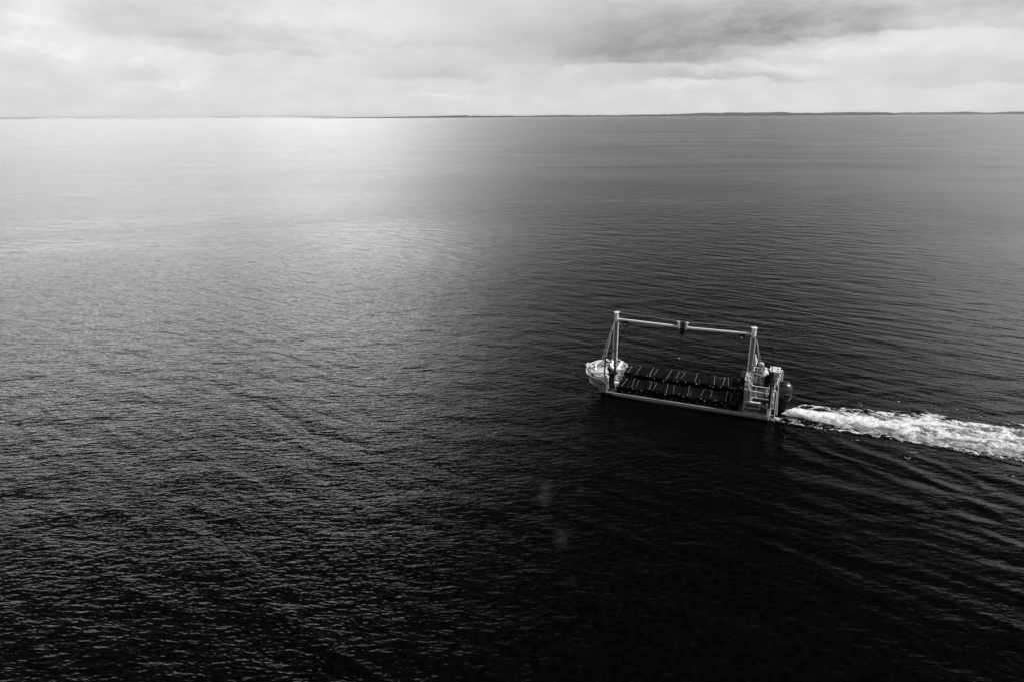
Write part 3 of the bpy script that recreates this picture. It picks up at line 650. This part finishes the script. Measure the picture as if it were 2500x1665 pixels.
# ------------------------------------------------------------------ people
def skin_mesh(name, verts, edges, radii, levels=1, root=0):
    me = bpy.data.meshes.new(name); me.from_pydata([tuple(v) for v in verts], edges, []); me.update()
    o = bpy.data.objects.new(name, me); C.objects.link(o)
    md = o.modifiers.new('skin', 'SKIN'); md.branch_smoothing = .6
    for i, r in enumerate(radii):
        r = (r, r) if not isinstance(r, tuple) else r
        me.skin_vertices[0].data[i].radius = r; me.skin_vertices[0].data[i].use_root = (i == root)
    sb = o.modifiers.new('sub', 'SUBSURF'); sb.levels = levels; sb.render_levels = levels
    dg = bpy.context.evaluated_depsgraph_get(); out = bpy.data.meshes.new_from_object(o.evaluated_get(dg))
    bpy.data.objects.remove(o); out.polygons.foreach_set('use_smooth', [True] * len(out.polygons)); out.name = name
    return out
def chain(pts, rads, n0=0):
    return pts, [(i, i + 1) for i in range(len(pts) - 1)], rads
def person(M4, label, J, skin, hair, hair_style, top_mat, leg_mat, leg_to, sleeve_mat, vest=None, bald=False, boots=BLK, gloves=False, pfd=False):
    """J: joint positions (x forward, y left, z up, metres)"""
    e = empty('person', M4, label, 'person')
    V = {k: Vector(v) for k, v in J.items()}
    names = ['pelvis', 'belly', 'chest', 'neck', 'headbase']; pts = [V[n] for n in names]; rad = [.125, .12, .13, .055, .052]; ed = [(0, 1), (1, 2), (2, 3), (3, 4)]
    def add(parent, p, r): pts.append(Vector(p)); rad.append(r); ed.append((parent, len(pts) - 1)); return len(pts) - 1
    for s in 'lr':
        a = add(2, V['sh' + s], .058); b = add(a, V['sh' + s].lerp(V['el' + s], .5), .045); c = add(b, V['el' + s], .038); d = add(c, V['el' + s].lerp(V['wr' + s], .5), .034); f_ = add(d, V['wr' + s], .025)
        dirn = (V['ha' + s] - V['wr' + s]).normalized(); palm = add(f_, V['wr' + s] + dirn * .06, .032)
        side = dirn.cross(Vector((0, 1, 0))); side = side.normalized() if side.length > .1 else Vector((0, 0, 1))
        bend = dirn.cross(side).normalized()
        for q, ln in enumerate((.07, .08, .075, .06)):
            o_ = side * (.024 - .016 * q); k1 = add(palm, V['wr' + s] + dirn * .10 + o_, .010); k2 = add(k1, V['wr' + s] + dirn * (.10 + ln * .5) + o_ + bend * .008, .009); add(k2, V['wr' + s] + dirn * (.10 + ln * .85) + o_ + bend * .03, .007)
        t1 = add(palm, V['wr' + s] + dirn * .05 + side * .045, .011); add(t1, V['wr' + s] + dirn * .09 + side * .065 + bend * .01, .009)
        h_ = add(0, V['hip' + s], .095); th = add(h_, V['hip' + s].lerp(V['kn' + s], .5), .078); k = add(th, V['kn' + s], .056); cf = add(k, V['kn' + s].lerp(V['an' + s], .4), .054); an = add(cf, V['an' + s], .036)
        fd = V['toe' + s] - V['an' + s]; add(an, V['an' + s] + fd * .55, .040); add(len(pts) - 1, V['toe' + s], .030)
    body = skin_mesh('body', pts, ed, rad, 1)
    # head with face joined to the body mesh
    hd = V['head']; look = (V['look'] - hd).normalized(); up = (hd - V['headbase']).normalized(); lft = up.cross(look).normalized(); look = lft.cross(up).normalized()
    bm = bmesh.new(); bm.from_mesh(body)
    st = len(bm.verts); bmesh.ops.create_uvsphere(bm, u_segments=20, v_segments=14, radius=1)
    bm.verts.ensure_lookup_table()
    for v in bm.verts[st:]:
        x, y, z = v.co; 
        jaw = 1 - .28 * max(0, -z) ** 1.3; fx = x * .098 * (1 - .10 * max(0, -z)); 
        if x > .9 and -.35 < z < .15: fx += .022 * (1 - abs(z + .12) * 2) * (1 if abs(y) < .28 else 0)
        v.co = hd + look * fx + lft * (y * .076 * jaw) + up * (z * .118)
    for s in (-1, 1):
        M = Matrix.Translation(hd + lft * s * .077 - look * .005 - up * .01) @ Matrix.Diagonal((.022, .012, .032, 1)); bmesh.ops.create_uvsphere(bm, u_segments=8, v_segments=6, radius=1, matrix=M)
    M = Matrix.Translation(hd + look * .10 - up * .025) @ Matrix.Diagonal((.016, .014, .02, 1)); bmesh.ops.create_uvsphere(bm, u_segments=8, v_segments=6, radius=1, matrix=M)
    bm.to_mesh(body); bm.free(); body.polygons.foreach_set('use_smooth', [True] * len(body.polygons))
    mesh_obj('body', body, skin, e)
    ey = MB()
    for s in (-1, 1): ey.ball(hd + look * .086 + lft * s * .032 + up * .012, .011, 8)
    ey.tube([hd + look * .088 + lft * .024 - up * .055, hd + look * .092 - up * .058, hd + look * .088 - lft * .024 - up * .055], .005, 5)
    ey.build('facial_features', EYE, e)
    # hair or cap
    bm = bmesh.new(); bmesh.ops.create_uvsphere(bm, u_segments=24, v_segments=16, radius=1)
    dl = [v for v in bm.verts if (v.co.x * .9 + (-.35 if hair_style == 'long' else .0)) > v.co.z + (.15 if v.co.x < 0 else -.05) + (.35 if hair_style == 'short' else .8) or v.co.z < (-.75 if hair_style == 'long' else -.35)]
    bmesh.ops.delete(bm, geom=dl, context='VERTS')
    for v in bm.verts:
        x, y, z = v.co; g = 1 + rng.uniform(-.04, .05)
        k = 1.22 if hair_style == 'long' else 1.09
        v.co = hd + (look * (x * .100 - .006) + lft * y * .080 + up * z * .122) * k * g
    me = bpy.data.meshes.new('hair'); bm.to_mesh(me); bm.free(); me.polygons.foreach_set('use_smooth', [True] * len(me.polygons))
    so_ = mesh_obj('hair', me, hair, e); md = so_.modifiers.new('thick', 'SOLIDIFY'); md.thickness = .012; md.offset = 1
    # clothes
    def clothes(name, pt, e_, r, m_, lv=1): return mesh_obj(name, skin_mesh(name, pt, e_, r, lv), m_, e)
    P_ = [V['pelvis'], V['belly'], V['chest'], V['chest'].lerp(V['neck'], .75)]; r_ = [.13, .13, .135, .07]; E_ = [(0, 1), (1, 2), (2, 3)]
    for s in 'lr':
        P_ += [V['sh' + s], V['sh' + s].lerp(V['el' + s], .45), V['sh' + s].lerp(V['el' + s], .92)]; i = len(P_) - 3; E_ += [(2, i), (i, i + 1), (i + 1, i + 2)]; r_ += [.092, .090, .086]
    clothes('shirt', P_, E_, r_, sleeve_mat)
    P_ = [V['pelvis'] + Vector((0, 0, .0)), V['belly']]; E_ = [(0, 1)]; r_ = [.165, .165]
    for s in 'lr':
        kk = V['hip' + s].lerp(V['kn' + s], .5); q = [V['hip' + s], kk, V['kn' + s]] + ([V['kn' + s].lerp(V['an' + s], .5), V['an' + s]] if leg_to == 'ankle' else [])
        rr = [.115, .10, .084] + ([.076, .07] if leg_to == 'ankle' else []); i = len(P_); P_ += q; r_ += rr; E_ += [(0, i)] + [(i + j, i + j + 1) for j in range(len(q) - 1)]
    clothes('trousers', P_, E_, r_, leg_mat)
    if vest:
        P_ = [V['pelvis'].lerp(V['belly'], .6), V['belly'], V['chest'], V['chest'].lerp(V['neck'], .55)]
        P_ += [V['chest'].lerp(V['shl'], .55) + Vector((0, 0, .03)), V['chest'].lerp(V['shr'], .55) + Vector((0, 0, .03)), V['pelvis']]
        bk_ = Vector((-.05 if pfd else 0, 0, 0)); P_ = [p + bk_ for p in P_]; gx = .022 if pfd else 0
        clothes('vest', P_, [(0, 1), (1, 2), (2, 3), (2, 4), (2, 5), (0, 6)], [.172 + gx, .176 + gx, .182 + gx, .095, .115, .115, .17], vest)
    if gloves:
        for s in gloves:
            P_ = [V['el' + s].lerp(V['wr' + s], .15), V['el' + s].lerp(V['wr' + s], .6), V['wr' + s], V['wr' + s].lerp(V['ha' + s], .5)]
            clothes('glove', P_, [(0, 1), (1, 2), (2, 3)], [.048, .042, .036, .042], BLK)
    for s in 'lr':
        fd = V['toe' + s] - V['an' + s]; P_ = [V['kn' + s].lerp(V['an' + s], .8) if leg_to != 'ankle' else V['kn' + s].lerp(V['an' + s], .55), V['an' + s], V['an' + s] + fd * .5, V['toe' + s]]
        clothes('boot', P_, [(0, 1), (1, 2), (2, 3)], [.060, .055, .052, .040], boots)
    return e
J1 = dict(pelvis=(0, 0, .86), belly=(.03, 0, 1.02), chest=(.07, 0, 1.22), neck=(.11, 0, 1.40), headbase=(.13, 0, 1.46), head=(.16, 0, 1.55), look=(1.2, .5, 1.20),
          shl=(.04, .185, 1.33), ell=(-.13, .27, 1.10), wrl=(.02, .27, .90), hal=(.09, .26, .84),
          shr=(.10, -.17, 1.34), elr=(.24, -.24, 1.20), wrr=(.42, -.10, 1.33), har=(.47, -.04, 1.38),
          hipl=(0, .10, .82), knl=(.06, .11, .46), anl=(-.02, .12, .10), toel=(.17, .14, .05),
          hipr=(0, -.10, .82), knr=(.05, -.11, .46), anr=(-.05, -.13, .10), toer=(.14, -.15, .05))
person(at(6.74, .20, .235, R(-6)), 'man standing at the bow in black bib waders and white T-shirt', J1, SKIN_D, HAIR_D, 'short', CLOTH_W, CLOTH_B, 'ankle', CLOTH_W, vest=VEST, gloves='r')
J2 = dict(pelvis=(.02, 0, .84), belly=(.04, 0, .99), chest=(.11, 0, 1.18), neck=(.20, 0, 1.34), headbase=(.24, 0, 1.38), head=(.32, 0, 1.45), look=(1.1, .25, .75),
          shl=(.11, .20, 1.26), ell=(.27, .29, 1.03), wrl=(.50, .22, .93), hal=(.58, .19, .91),
          shr=(.14, -.20, 1.26), elr=(.32, -.27, 1.04), wrr=(.54, -.18, .98), har=(.62, -.14, .96),
          hipl=(0, .10, .80), knl=(.08, .12, .46), anl=(-.02, .13, .09), toel=(.17, .15, .045),
          hipr=(0, -.10, .80), knr=(.06, -.11, .46), anr=(-.08, -.12, .09), toer=(.11, -.14, .045))
person(at(.26, .62, .745, R(4)), 'grey-haired man in white shirt and black vest bending over the wheel at the stern', J2, SKIN, HAIR_G, 'short', CLOTH_W, CLOTH_B, 'knee', CLOTH_W, vest=VEST, pfd=True)
